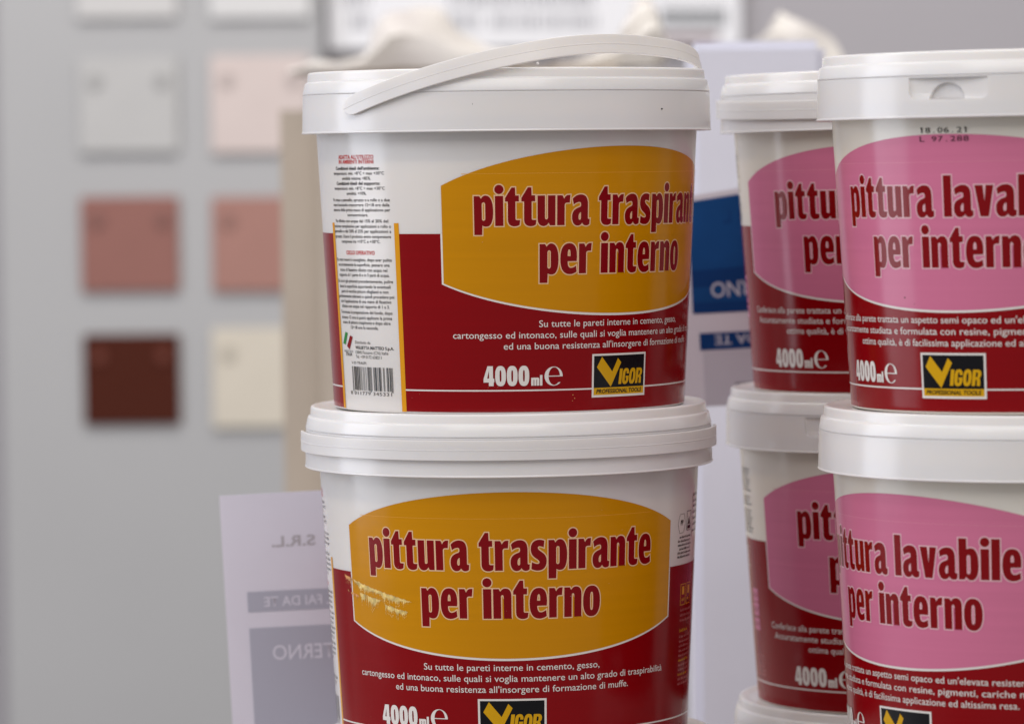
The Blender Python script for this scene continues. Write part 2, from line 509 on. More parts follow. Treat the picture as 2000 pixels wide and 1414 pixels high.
    if yel:
        T.glyphs('pittura traspirante', -47.3, 47.3, 89.0, 13.9, 1, 3, gap=7.5, outline=o)
    else:
        T.glyphs('pittura lavabile', -40.0, 39.2, 89.0, 13.9, 1, 3, gap=7.5, outline=o)
    T.glyphs('per interno', -27.9, 27.9, 66.2, 13.9, 1, 3, gap=7.5, outline=o)
    title_me = T.build('title_' + kind, [M['outline_y' if yel else 'outline_p'], M['letter']])

    G = Art()                                    # logo: 0 white 1 black 2 gold
    deg = math.degrees(1 / 87.0)
    x0, top, wd, ht = -10.7, 27.8, 32.5, 20.6
    G.rect(x0, x0 + wd * deg, top - ht, top, 0, 3)
    G.rect(x0 + 1.0 * deg, x0 + (wd - 1.0) * deg, top - 16.1, top - 0.95, 1, 4)
    G.rect(x0 + 1.0 * deg, x0 + (wd - 1.0) * deg, top - ht + 1.1, top - 16.1, 2, 4)
    V = [(5.28, 1.42), (11.2, 8.6), (14.4, 2.3), (16.4, 4.4), (10.5, 15.8), (2.55, 6.3)]
    vs, fs = fill([[(x0 + a * deg, top - b) for a, b in V]])
    G.add(vs, fs, 2, 5, True)
    G.glyphs('IGOR', x0 + 14.9 * deg, x0 + 29.6 * deg, top - 14.7, 7.3, 2, 4, gap=3.5, slant=0.10, cut=True)
    G.line('PROFESSIONAL TOOLS', x0 + 16.2 * deg, top - 18.7, 1.95, 1, 5, width=27.6 * deg, bold=0.028, shear=0.18)
    logo_me = G.build('logo', [M['white'], M['black'], M['gold']])

    D = None
    if not yel:
        D = Art()
        for row, y in (('18.06.21', 126.6), ('L 97.288', 122.7)):
            for k, ch in enumerate(row):
                if ch != ' ': D.line(ch, -6.7 + k * 1.93, y, 2.5, 0, 4, width={'1': 0.42, '.': 0.4}.get(ch, 1.55))
                if ch == '1': D.poly([(-7.2 + k * 1.93, y + 1.75), (-6.9 + k * 1.93, y + 1.75), (-6.75 + k * 1.93, y + 2.5), (-6.95 + k * 1.93, y + 2.5)], 0, 4)
        D = D.build('date', [M['black']])
    I = B = None
    if yel:
        I = Art()                                # information column: 0 black 1 red text 2 green 3 red
        S = 0.239
        yz = lambda y: (809.5 - y) * S
        col = [(299, 17.6, 1, "ADATTA ALL'UTILIZZO"), (308.5, 17.4, 1, 'IN AMBIENTI INTERNI'),
               (321.5, 22, 4, "Condizioni ideali dell'ambiente:"), (331.5, 25.5, 0, 'temperatura: min. +8°C ÷ max +30°C'), (341.5, 14.5, 0, 'umidità relativa: <85%.'),
               (351.5, 22, 4, 'Condizioni ideali del supporto:'), (361.5, 25.5, 0, 'temperatura: min. +8°C ÷ max +30°C'), (371.5, 10, 0, 'umidità: <10%.'),
               (384.5, 29, 0, 'Va stesa a pennello, spruzzo o a rullo e a due'), (394.5, 28.6, 0, 'mani lasciando trascorrere 12÷18 ore dalla'), (404.5, 29, 0, 'stesura della prima mano di applicazione per'), (414.5, 10.5, 0, 'sovraverniciare.'),
               (426.5, 27, 0, 'Va diluita con acqua dal 15% al 20% del'), (437, 29, 0, 'volume complessivo per applicazioni a rullo o'), (447, 29, 0, 'pennello e dal 20% al 25% per applicazioni a'), (457.5, 28.6, 0, 'spruzzo. Usare il prodotto entro temperature'), (467.5, 20, 0, 'comprese tra +10°C e +30°C.'),
               (490, 14.6, 1, 'CICLO OPERATIVO'),
               (504, 28.5, 0, 'Su muri nuovi è consigliato, dopo aver pulito'), (514, 26.5, 0, 'accuratamente la superficie, passare una'), (524.5, 24.5, 0, 'mano di fissativo diluito con acqua nel'), (534.5, 26, 0, 'rapporto di 1 parte di e in 3 parti di acqua.'),
               (547, 28.5, 0, 'Su muri già pitturati precedentemente, pulire'), (557.5, 26.5, 0, 'bene la superficie asportando le eventuali'), (567.5, 24.5, 0, 'parti di vecchie pitture sfoglianti o non'), (577.5, 29, 0, 'perfettamente aderenti e quindi procedere poi'), (587.5, 26.5, 0, "con l'applicazione di una mano di fissativo"), (597.5, 25, 0, 'diluito con acqua nel rapporto di 1 a 3.'),
               (609.5, 27, 0, 'Terminata la preparazione del fondo, dopo'), (620, 26.5, 0, 'almeno 12 ore si potrà applicare la prima'), (630, 25, 0, 'mano di pittura traspirante e dopo altre'), (640, 14.5, 0, '12÷18 ore la seconda.')]
        cx = -89.4
        for y, wd, mi, s in col:
            big = mi == 1
            cap = 1.9 if big else 1.55
            I.line(s, cx, yz(y) - cap / 2, cap, 0 if mi == 4 else mi, 1, width=wd, bold=0.028 if mi in (1, 4) else 0.012, spacing=1.04)
        f0 = -102.0
        for pts, mi in (([(0, 8.0), (2.6, 0.8), (0.2, -1.0), (-2.4, 2.0)][:0] or [(1.2, 7.8), (2.9, 7.3), (0.9, 1.6), (-0.9, 2.2)], 2), ([(4.4, 6.2), (6.1, 5.5), (3.6, -0.6), (1.9, 1.0)], 3)):
            I.poly([(f0 + a, yz(683) + b) for a, b in pts], mi, 1)
        I.line('PRODOTTO IN', -99.3, yz(691.5), 1.15, 0, 1, width=6.0)
        I.line('ITALIA', -99.0, yz(698), 1.5, 0, 1, width=4.2, bold=0.02)
        for y, wd, s, bd in ((670, 8.4, 'Distribuito da:', 0), (680.5, 18.6, 'VIGLIETTA MATTEO S.p.A.', 0.02), (690, 16.2, '12045 Fossano (CN) Italia', 0), (699, 13.2, 'Tel. +39 0172 638211', 0)):
            I.line(s, 0, yz(y) - 0.7, 1.5, 0, 1, width=wd, left=-94.6, bold=bd)
        I.line('V-D-TRASPI', 0, yz(714), 1.3, 0, 1, width=8.5, left=-97.5)
        I = I.build('info', [M['black'], M['redtext'], M['green'], M['red']])
        B = Art()
        s = ean13('8011779345331')
        mw = 20.5 / 95
        k = 0
        while k < len(s):
            if s[k] == '1':
                j = k
                while j < len(s) and s[j] == '1': j += 1
                lo = yz(769) if (k < 3 or k > 91 or 44 < k < 50) else yz(766.5)
                B.rect(-97.5 + k * mw, -97.5 + j * mw, lo, yz(719), 0, 1)
                k = j
            else: k += 1
        B.line('8 011779 345331', 0, yz(775.5), 1.7, 0, 1, width=21.5, left=-99.2, spacing=1.1)
        B = B.build('barcode', [M['black']])
    return dict(label=label_me, title=title_me, logo=logo_me, info=I, barcode=B, date=D)


# ------------------------------------------------------------------ bucket shells
body_profile = [(0, 0.4), (80, 0.4), (82.5, 0), (R0 - 1.2, 0.0), (R0 - 0.3, 0.5), (R0, 1.4), (R1, HB), (93.6, 146), (93.6, 152), (91.8, 152), (91.6, 120), (0, 118)]
collar_profile = [(96.6, 152.0), (99.2, 152.0), (99.55, 151.6), (99.95, 134.3), (100.2, 134.0), (100.25, 133.5), (99.8, 133.2), (98.5, 133.4), (98.3, 140), (93.7, 142.5), (93.7, 152.0)]
lid_profile = [(0, 161.7), (88.5, 161.7), (91.0, 161.75), (93.0, 162.2), (94.4, 162.8), (95.4, 163.0), (96.2, 162.95), (96.7, 162.7), (96.95, 162.3), (97.05, 161.8),
               (97.2, 158.7), (97.25, 158.4), (97.4, 158.2), (98.0, 158.0), (98.3, 157.8), (98.5, 157.4), (99.55, 152.75), (99.6, 152.3), (99.45, 152.05), (96.0, 152.05), (92, 157), (0, 157)]
MESH = {}
MESH['body'] = bm_mesh('body', lathe(body_profile), 35)
MESH['collar'] = bm_mesh('collar', lathe(collar_profile, closed=True), 35)
MESH['lid'] = bm_mesh('lid', lathe(lid_profile), 60)


def handle_mesh(alpha, wid=9.4, drop=0.0):
    """strap handle, hinged at +-90 degrees of its own front, raised by alpha"""
    bm = bmesh.new()
    n = 96
    ca, sa = math.cos(alpha), math.sin(alpha)
    a = Vector((-1, 0, 0)); m = Vector((0, -ca, sa)); z = Vector((0, sa, ca))
    rows = []
    msc = 0.915 if alpha > 0.1 else 1.0      # a raised strap is pulled slightly flatter
    m0 = m
    for k in range(n + 1):
        ph = -0.055 + (math.pi + 0.11) * k / n
        q = min(1, max(0, (ph - 0.95) / 0.85)); m = m0 * (1 - (1 - msc) * q * q * (3 - 2 * q))
        e = min(k, n - k) / n
        hw = wid / 2 * min(1.0, math.sqrt(max(0.0, 1 - (1 - min(1, e / 0.028)) ** 2)) * 0.72 + 0.28)
        rad = 100.75
        prof = [(0, -hw), (1.15, -hw), (1.3, -hw + .18), (1.25, -0.25), (1.4, -0.1), (1.4, 0.1), (1.25, 0.25), (1.3, hw - .18), (1.15, hw), (0, hw)]
        rows.append([bm.verts.new(((a * math.cos(ph) + m * math.sin(ph)) * ((rad + t) / 1000) + z * (w_ / 1000) + Vector((0, 0, 0.1462))) ) for t, w_ in prof])
    L = len(rows[0])
    for r0, r1 in zip(rows, rows[1:]):
        for i in range(L):
            j = (i + 1) % L
            bm.faces.new((r0[i], r0[j], r1[j], r1[i]))
    bm.faces.new(rows[0]); bm.faces.new(list(reversed(rows[-1])))
    # moulding nibs left on the strap edges
    if alpha > 0.1:
        for ph, sgn in ((1.22, 1), (1.90, -1), (1.02, -1)):
            c = (a * math.cos(ph) + m * math.sin(ph)) * 0.1016 + z * (sgn * wid / 2000) + Vector((0, 0, 0.1462))
            bmesh.ops.create_icosphere(bm, subdivisions=1, radius=0.0007, matrix=Matrix.Translation(c))
    return bm_mesh('handle', bm, 28)


MESH['handle_down'] = handle_mesh(0.0)
MESH['handle_sag'] = handle_mesh(R(-1.5))
MESH['handle_up'] = handle_mesh(R(16.9))


def window_collar():
    """collar with the recessed finger window and its half-moon opening, centred on its front"""
    o = bpy.data.objects.new('c', MESH['collar'].copy()); COL.objects.link(o)

    def prism(contour, r_in, r_out):
        bm = bmesh.new()
        ra = [bm.verts.new((r_in / 1000 * math.sin(R(x)), -r_in / 1000 * math.cos(R(x)), z / 1000)) for x, z in contour]
        rb = [bm.verts.new((r_out / 1000 * math.sin(R(x)), -r_out / 1000 * math.cos(R(x)), z / 1000)) for x, z in contour]
        for i in range(len(contour)):
            j = (i + 1) % len(contour)
            bm.faces.new((ra[i], ra[j], rb[j], rb[i]))
        fa = bm.faces.new(ra); fb = bm.faces.new(list(reversed(rb)))
        bmesh.ops.triangulate(bm, faces=[fa, fb])
        bmesh.ops.recalc_face_normals(bm, faces=bm.faces)
        me = bpy.data.meshes.new('cut'); bm.to_mesh(me); bm.free()
        p = bpy.data.objects.new('cut', me); COL.objects.link(p)
        return p
    w_ = 11.0
    dense = lambda pts: [(pts[i][0] + (pts[(i + 1) % len(pts)][0] - pts[i][0]) * k / 8, pts[i][1] + (pts[(i + 1) % len(pts)][1] - pts[i][1]) * k / 8) for i in range(len(pts)) for k in range(8)]
    rr = [(-w_, 151.2)] + [(-w_ + 1.9 - 1.9 * math.cos(a), 141.5 + 3.2 - 3.2 * math.sin(a)) for a in (0, .4, .8, 1.2, 1.57)] + [(w_ - 1.9 + 1.9 * math.sin(a), 141.5 + 3.2 - 3.2 * math.cos(a)) for a in (0, .4, .8, 1.2, 1.57)] + [(w_, 151.2)]
    moon = [(-0.3 + 4.9 * math.cos(a), 141.5 + 7.4 * math.sin(a)) for a in [math.pi * k / 20 for k in range(21)]]
    cuts = [prism(dense(rr), 98.95, 104), prism(moon, 95.5, 104)]
    for c in cuts:
        m_ = o.modifiers.new('b', 'BOOLEAN'); m_.operation = 'DIFFERENCE'; m_.object = c; m_.solver = 'EXACT'
    dg = bpy.context.evaluated_depsgraph_get()
    me = bpy.data.meshes.new_from_object(o.evaluated_get(dg))
    me.name = 'window_collar'
    for p in me.polygons: p.use_smooth = True
    me.set_sharp_from_angle(angle=R(30))
    for c in cuts: bpy.data.objects.remove(c)
    bpy.data.objects.remove(o)
    return me


MESH['window_collar'] = window_collar()
LAB = {'yellow': make_label('yellow'), 'pink': make_label('pink')}
GROUPS = {'yellow': 'stacked yellow labelled paint buckets', 'pink': 'stacked pink labelled paint buckets'}


def bucket(kind, x, y, z, rot, label, handle, hrot, collar='collar', crot=0.0, group=None, tilt=0.0):
    t = empty('paint_bucket', (x, y, z), R(rot))
    t.rotation_euler = (Matrix.Rotation(R(-tilt), 3, 'Y') @ Matrix.Rotation(R(rot), 3, 'Z')).to_euler()
    tag(t, label, 'paint bucket', group or GROUPS[kind])
    rel = lambda a: (0, 0, R(a - rot))
    link('bucket_body', MESH['body_' + kind], M['body'], t)
    c = link('rim_collar', MESH[collar], M['collar'], t); c.rotation_euler = rel(crot)
    link('lid', MESH['lid'], M['lid'], t).rotation_euler = rel(crot + 20)
    link('handle', MESH[handle], M['handle'], t).rotation_euler = rel(hrot)
    L = LAB[kind]
    p = link('printed_label', L['label'], None, t)
    link('title_lettering', L['title'], None, p)
    link('logo_badge', L['logo'], None, p)
    if L['info']:
        link('instruction_text', L['info'], None, p)
        link('barcode', L['barcode'], None, p)
    return t, p


MESH['body_yellow'] = MESH['body']
MESH['body_yellow'].materials.append(M['body'])
MESH['body_pink'] = MESH['body'].copy()
MESH['body_pink'].materials.clear(); MESH['body_pink'].materials.append(M['cream_body'])

H, PIT = 0.163, 0.162

# yellow stack
b, top_label = bucket('yellow', 0, 0, 2 * PIT, 37.5, 'top yellow paint bucket with its handle swung up and barcode column showing', 'handle_up', 43.8)
b2, mid_label = bucket('yellow', 0, 0, PIT, 0.0, 'scratched yellow paint bucket under the one with the raised handle', 'handle_down', 2, tilt=0.2)
bucket('yellow', 0.002, 0.001, 0, 25, 'yellow stack bottom bucket, only its white lid edge showing', 'handle_down', 170)
# pink stack in front, right, on a thin board
PFX, PFY, PFZ = 0.2452, -0.1047, 0.003
_, front_label = bucket('pink', PFX + 0.0007, PFY, 2 * PIT + PFZ + 0.0008, -32.3, 'front pink paint bucket on top, stamped with a black date under a finger window', 'handle_down', 140, 'window_collar', -29.2, tilt=0.5)
bucket('pink', PFX - 0.001, PFY, PIT + PFZ, -49.4, 'front pink paint bucket directly under the date stamped one', 'handle_down', 130, tilt=0.0)
bucket('pink', PFX, PFY, PFZ, -40, 'lowest pink paint bucket of the front stack', 'handle_down', 150)
# pink stack behind
PBX, PBY = 0.2142, 0.1254
bucket('pink', PBX - 0.0007, PBY, 2 * PIT + 0.0006, -16.2, 'pink paint bucket standing on top of the rear stack with handle across its rim', 'handle_sag', -12, tilt=0.95)
bucket('pink', PBX + 0.0003, PBY, PIT + 0.0006, -8.0, 'pink paint bucket in the middle of the rear stack', 'handle_down', 160, 'window_collar', -29.0, tilt=0.7)
bucket('pink', PBX + 0.002, PBY, 0.0004, -30, 'rear stack bottom bucket, just its white lid showing', 'handle_down', 160, tilt=0.2)
bm = bmesh.new()
box_bm(bm, PFX - .12, PFX + .12, PFY - .12, PFY + .12, 0.0, 0.0029)
tag(link('cardboard_sheet', bm_mesh('cardboard_sheet', bm), mat('cardboard', (0.40, 0.28, 0.18), 0.8, 0.1, 20)), 'thin brown cardboard sheet under the front pink stack', 'cardboard')
for o in list(bpy.data.objects):
    if o.name.startswith('printed_label') and o.parent and 'date stamped' not in o.parent.get('label', '') and 'black date' in o.parent.get('label', ''):
        link('date_stamp', LAB['pink']['date'], None, o)

# scratches on the middle yellow bucket: ragged pale streaks worn through the print
S = Art()
rnd = random.Random(3)
def streak(x0, x1, top, amp, thr, seed, mi):
    """scraped band: smooth upper edge along 'top', ragged drips below; noise opens gaps"""
    x, st = x0, 0.16
    i = 0
    while x < x1:
        u = (x - x0) / (x1 - x0)
        env = min(1, u * 9) * min(1, (1 - u) * 5)
        n1 = noise.noise(Vector((x * 0.42, seed, 0.3)))
        n2 = noise.noise(Vector((x * 1.9, seed, 4.1)))
        n3 = rnd.random()
        if n1 + 0.35 * n2 > thr:
            yt = top(u) + 0.45 * n2 + 0.3 * rnd.random()
            h = 1.25 * amp * env * max(0.45, 0.75 + 0.6 * n1 + 0.45 * n2) * (0.6 + 0.6 * n3 * n3)
            S.poly([(x, yt), (x + st * 1.15, yt - 0.1), (x + st * 1.0, yt - h * 0.8), (x + st * 0.5, yt - h), (x + st * .1, yt - h * 0.8)], mi, 4 + (i % 6) * .2)
            if n3 > 0.72 and h > 0.8:
                yb = yt - h - rnd.uniform(0.2, 0.9)
                S.poly([(x, yb), (x + st, yb + .1), (x + st * .6, yb - rnd.uniform(.3, 1.3) * env)], mi, 5.4)
        x += st
        i += 1
EDGE = -57.2
main = lambda x: 83.6 - (x + 62) * 0.345
streak(-62, EDGE, lambda u: main(-62 + u * (62 + EDGE)), 3.0, -0.95, 2.2, 1)
streak(EDGE, -31.5, lambda u: main(EDGE + u * (-31.5 - EDGE)), 3.9, -0.95, 7.7, 0)
streak(-60.5, -53.5, lambda u: 76.2 - u * 2.2, 1.7, -0.1, 3.3, 1)
streak(-53.5, -43.5, lambda u: 75.6 - u * 2.6, 4.2, -0.25, 9.4, 0)
streak(-43.8, -33, lambda u: 71.6 - u * 3.4, 3.6, -0.35, 12.5, 0)
link('scratch_marks', S.build('scratch', [M['scuff'], M['scuff_red']]), None, mid_label)

# specks of dirt on the top yellow bucket's rim
for th, z, r in ((47.5, 143.2, 0.00045), (-9, 146.0, 0.0002)):
    bm = bmesh.new()
    rr = 0.1001
    bmesh.ops.create_icosphere(bm, subdivisions=2, radius=r, matrix=Matrix.Translation((rr * math.sin(R(th)), -rr * math.cos(R(th)), z / 1000)) @ Matrix.Diagonal((1, 0.4, .9, 1)))
    link('dirt_speck', bm_mesh('speck', bm, 60), M['black'], b).rotation_euler = (0, 0, R(-37.5))


def marks(label, spots):
    """tiny dark flecks printed over or stuck to a label: (degrees, mm, width deg, height mm, material)"""
    A = Art()
    rn = random.Random(5)
    for x, y, w_, h_, mi in spots:
        A.poly([(x + w_ / 2 * math.cos(a) * rn.uniform(.6, 1.1), y + h_ / 2 * math.sin(a) * rn.uniform(.6, 1.1)) for a in [math.pi * k / 5 for k in range(10)]], mi, 5)
    link('flecks', A.build('flecks', [M['dirt'], M['scuff_red'], M['body']]), None, label)['kind'] = 'stuff'


rn = random.Random(21)
marks(top_label, [(-8.2, 104.5, .55, .35, 0), (-20.5, 81.5, .5, .25, 0), (-17.2, 8.8, .5, .5, 1), (-16.6, 7.2, .35, .5, 1), (-17.3, 6.0, .4, .3, 1), (-44.0, 12.9, .25, .2, 1), (-41, 13.0, .25, .2, 1), (5.0, 46.0, .3, .2, 2)]
      + [(rn.uniform(-70, 50), rn.uniform(2, 84), rn.uniform(.08, .2), rn.uniform(.08, .25), rn.choice((0, 1, 2))) for k in range(26)])
marks(mid_label, [(rn.uniform(-60, 60), rn.uniform(2, 120), rn.uniform(.08, .2), rn.uniform(.08, .25), rn.choice((0, 1, 2))) for k in range(30)])
marks(front_label, [(-15.6, 52.6, .7, .7, 0), (-12, 49.8, .35, .3, 0), (4, 71, .2, .2, 0)] + [(rn.uniform(-60, 60), rn.uniform(2, 120), rn.uniform(.08, .2), rn.uniform(.08, .25), rn.choice((0, 1, 2))) for k in range(22)])


# ------------------------------------------------------------------ paper signs
def flat_text(body, x, y, cap, width=None, bold=0.0, mirror=False, flip=False):
    vs, fs, wd = text(body, bold)
    k = (width / wd) if width else cap
    out = []
    for a, b_ in vs:
        X, Y = a * k, b_ * cap
        out.append((X, Y))
    return out, fs


def sheet_sign(name, label, origin, rz, tilt, w_mm, h_mm, prints, paper, mats, bend=0.0, yaw=0.0, warp=0.0):
    """paper sheet hanging in a vertical plane; local x right, z down from its top-left corner (mm)"""
    t = empty(name, origin)
    t.rotation_euler = (R(tilt), R(rz), R(yaw))
    tag(t, label, 'sign')
    curve = lambda x, z: bend * math.sin(x / w_mm * 2.6 + z / h_mm * 1.3) / 1000
    wz = lambda x, z: z - warp * x * (1 - min(1, max(0, z) / 62.0))      # the printed sheet leans, its upper edge runs up to the right
    bm = bmesh.new()
    n, m_ = 14, 14
    for side, off in ((0, 0.0), (1, 0.00025)):
        g = [[bm.verts.new((w_mm * i / n / 1000, curve(w_mm * i / n, h_mm * j / m_) + off, -wz(w_mm * i / n, h_mm * j / m_) / 1000)) for i in range(n + 1)] for j in range(m_ + 1)]
        for j in range(m_):
            for i in range(n):
                bm.faces.new((g[j][i], g[j][i + 1], g[j + 1][i + 1], g[j + 1][i]))
        if side == 0: g0 = g
    loop = lambda g: g[0][:-1] + [r[-1] for r in g[:-1]] + list(reversed(g[-1]))[:-1] + [r[0] for r in reversed(g[1:])]
    la, lb = loop(g0), loop(g)
    for i in range(len(la)):
        j = (i + 1) % len(la)
        bm.faces.new((la[i], la[j], lb[j], lb[i]))
    link('sheet', bm_mesh('sheet', bm, 40), paper, t)
    pb = bmesh.new()
    for vs, fs, mi, layer, step in prints:
        b_ = bmesh.new()
        bv = [b_.verts.new((x, 0, -z)) for x, z in vs]
        for f in fs:
            try: b_.faces.new([bv[i] for i in f])
            except ValueError: pass
        bmesh.ops.triangulate(b_, faces=b_.faces[:])
        if step:
            for ax in (0, 2):
                for k in range(1, 40):
                    co = [0, 0, 0]; co[ax] = k * 6.0 * (1 if ax == 0 else -1)
                    no = [0, 0, 0]; no[ax] = 1
                    bmesh.ops.bisect_plane(b_, geom=b_.verts[:] + b_.edges[:] + b_.faces[:], plane_co=co, plane_no=no)
        for f in b_.faces: f.material_index = mi
        for v in b_.verts: v.co = (v.co.x / 1000, curve(v.co.x, -v.co.z) - 0.00022 - layer * 0.00013, -wz(v.co.x, -v.co.z) / 1000)
        tmp = bpy.data.meshes.new('t'); b_.to_mesh(tmp); b_.free(); pb.from_mesh(tmp); bpy.data.meshes.remove(tmp)
    me = bpy.data.meshes.new('print'); pb.to_mesh(me); pb.free()
    for p in me.polygons: p.use_smooth = True
    for q in mats: me.materials.append(q)
    link('print', me, None, t)
    return t


def rect2(x0, x1, z0, z1): return [(x0, z0), (x1, z0), (x1, z1), (x0, z1)], [(0, 1, 2, 3)]


paper_m = mat('sign_paper', (0.70, 0.685, 0.785), 0.7, 0.03, 20, spec=0.2)
ghost_m = mat('print_showing_through', (0.42, 0.425, 0.51), 0.7, spec=0.2)
ghost2_m = mat('letters_showing_through', (0.67, 0.66, 0.76), 0.7, spec=0.2)
srl_m = mat('grey_letters_showing_through', (0.44, 0.415, 0.45), 0.7, spec=0.2)
pr = []
pr.append((*rect2(11.5, 95, 51.0, 61.5), 0, 0, True))
pr.append((*rect2(11.5, 95, 70.0, 131), 0, 0, True))
def put(body, xr, z, cap, width, mi, layer, bold=0.0, mirror=True, flip=False):
    vs, fs, wd = text(body, bold)
    k = width / wd
    if mirror: pts = [(xr + (wd - a) * k, z - b_ * cap) for a, b_ in vs]
    elif flip: pts = [(xr + (wd - a) * k, z + b_ * cap) for a, b_ in vs]
    else: pts = [(xr + a * k, z - b_ * cap) for a, b_ in vs]
    pr.append((pts, fs, mi, layer, False))
put('IL FAI DA TE', 20.0, 58.9, 5.2, 37, 1, 1, bold=0.012)
put('INTERNO', 23.0, 87.0, 8.0, 41.5, 1, 1, bold=0.006)
put('S.R.L.', 25.6, 28.0, 5.6, 22.5, 2, 0, bold=0.015)
SLD = 0.1015
sheet_sign('paper_sign', 'pale lavender paper sign with reversed grey print behind the scratched yellow bucket', at(428, 968, SLD), -2.3, 3.0, 100, 139, pr, paper_m, [ghost_m, ghost2_m, srl_m], bend=1.2)

blue_m = mat('navy_blue_print', (0.008, 0.062, 0.215), 0.6, 0.35, 14, spec=0.1)
blue2_m = mat('deep_blue_print', (0.005, 0.038, 0.155), 0.6, 0.1, 30, spec=0.1)
bl_m = mat('pale_letters', (0.46, 0.45, 0.53), 0.6)
bk_m = mat('small_dark_print', (0.07, 0.06, 0.08), 0.6)
shade_m = mat('grey_print_showing_through', (0.49, 0.46, 0.52), 0.7)
paper2_m = mat('sign_paper_right', (0.62, 0.58, 0.64), 0.7, 0.03, 20)
pr = []
K = 2.285 / 8.3                                    # mm per photograph pixel at the sign
ox = 1300
X = lambda px: (px - ox) * K
Z = lambda py: (py - 384) * K
pr.append((*rect2(X(1343), X(1478), Z(395), Z(613)), 0, 0, True))
pr.append((*rect2(X(1343.5), X(1478), Z(529), Z(562)), 2, 1, True))
pr.append((*rect2(X(1343.5), X(1478), Z(592), Z(612.5)), 2, 1, True))
pr.append((*rect2(X(1354), X(1478), Z(652), Z(686)), 2, 0, True))
pr.append((*rect2(X(1359), X(1478), Z(690), Z(797)), 3, 0, True))
put('INTERNO', X(1381), Z(555), 8.2, 44.5, 1, 2, mirror=False, flip=True, bold=0.008)
put('IL FAI DA TE', X(1384), Z(657), 5.6, 46, 1, 2, mirror=False, flip=True, bold=0.008)
for k in range(6):
    pr.append((*rect2(X(1421 + k * 6), X(1425.5 + k * 6), Z(753), Z(759)), 4, 1, False))
pr.append((*rect2(X(1424), X(1427.5), Z(424), Z(446)), 2, 1, False))
pr.append((*rect2(X(1412), X(1424), Z(441.5), Z(446)), 2, 1, False))
pr.append((*rect2(X(1443), X(1449), Z(424), Z(446)), 2, 1, False))
sheet_sign('paper_sign', 'blue and white paper sign standing upside down between the yellow and pink stacks', at(1300, 391, 0.236), -2.4, 1.0, X(1478), 114, pr, paper2_m, [blue_m, bl_m, blue2_m, shade_m, bk_m], bend=0.8, warp=0.11)

# ------------------------------------------------------------------ tall white box behind the blue sign
p0, p1 = at(1345, 72, 0.5), at(1612, 66, 0.5)
bm = bmesh.new()
box_bm(bm, p0.x, p1.x, 0.5, 0.56, 0.0, p0.z - 0.003)
bmesh.ops.bevel(bm, geom=bm.edges[:], offset=0.005, segments=4, affect='EDGES')
tb = link('carton', bm_mesh('carton', bm, 35), mat('white_card', (0.76, 0.765, 0.86), 0.5, 0.04, 9))
tag(tb, 'tall narrow plain white carton behind the blue and white sign', 'carton')

# ------------------------------------------------------------------ cream sacks
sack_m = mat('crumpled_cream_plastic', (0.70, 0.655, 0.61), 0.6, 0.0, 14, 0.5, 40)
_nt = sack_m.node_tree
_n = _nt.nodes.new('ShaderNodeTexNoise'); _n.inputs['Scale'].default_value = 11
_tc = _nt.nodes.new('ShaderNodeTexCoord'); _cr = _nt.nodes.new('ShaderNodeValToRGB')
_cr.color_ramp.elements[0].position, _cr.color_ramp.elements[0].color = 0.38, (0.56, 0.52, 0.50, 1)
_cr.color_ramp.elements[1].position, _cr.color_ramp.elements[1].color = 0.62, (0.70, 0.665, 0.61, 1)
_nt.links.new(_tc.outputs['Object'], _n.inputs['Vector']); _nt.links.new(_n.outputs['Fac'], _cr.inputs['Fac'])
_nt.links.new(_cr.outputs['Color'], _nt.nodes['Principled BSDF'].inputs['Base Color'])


def sack(label, x0, x1, y0, y1, prof, seed, group='cream paper sacks'):
    """crumpled paper sack; prof: top height over its width"""
    nx, ny, nz = 40, 14, 44
    bm = bmesh.new()

    def top(u):
        for (a, ha), (b_, hb) in zip(prof, prof[1:]):
            if a <= u <= b_: return ha + (hb - ha) * (u - a) / (b_ - a)
        return prof[-1][1]
    grid = {}

    def vert(i, j, k):
        key = (i, j, k)
        if key not in grid:
            u, v, t = i / nx, j / ny, k / nz
            pinch = 1 - 0.55 * max(0, t - 0.55) / 0.45            # flattens towards the closed top
            bul = 0.012 * math.sin(math.pi * t)
            x = x0 + (x1 - x0) * u + (u - .5) * bul
            yc = (y0 + y1) / 2
            y = yc + (y1 - y0) * (v - .5) * pinch
            cr = 0.014 * min(1, 2.2 * (min(u, 1 - u) + 0.05))
            if u < .08 or u > .92: y = yc + (y - yc) * (0.72 + 0.28 * math.sqrt(min(u, 1 - u) / .08))
            z = top(u) * t
            p = Vector((x, y, z))
            d = noise.noise_vector(p * 14 + Vector((seed, 0, 0))) * cr + noise.noise_vector(p * 34 + Vector((0, seed, 0))) * 0.004
            if k == 0: d.z = 0
            if k > nz * .72: d *= 1.5
            grid[key] = bm.verts.new(p + d)
        return grid[key]
    for i in range(nx):
        for k in range(nz):
            for j in (0, ny): bm.faces.new((vert(i, j, k), vert(i + 1, j, k), vert(i + 1, j, k + 1), vert(i, j, k + 1)))
        for j in range(ny):
            for k in (0, nz): bm.faces.new((vert(i, j, k), vert(i + 1, j, k), vert(i + 1, j + 1, k), vert(i, j + 1, k)))
    for j in range(ny):
        for k in range(nz):
            for i in (0, nx): bm.faces.new((vert(i, j, k), vert(i, j + 1, k), vert(i, j + 1, k + 1), vert(i, j, k + 1)))
    o = link('paper_sack', bm_mesh('sack', bm, 60), sack_m)
    tag(o, label, 'sack', group)
    return o


def zs(px, py, Y): return at(px, py, Y).z


YS = 1.0
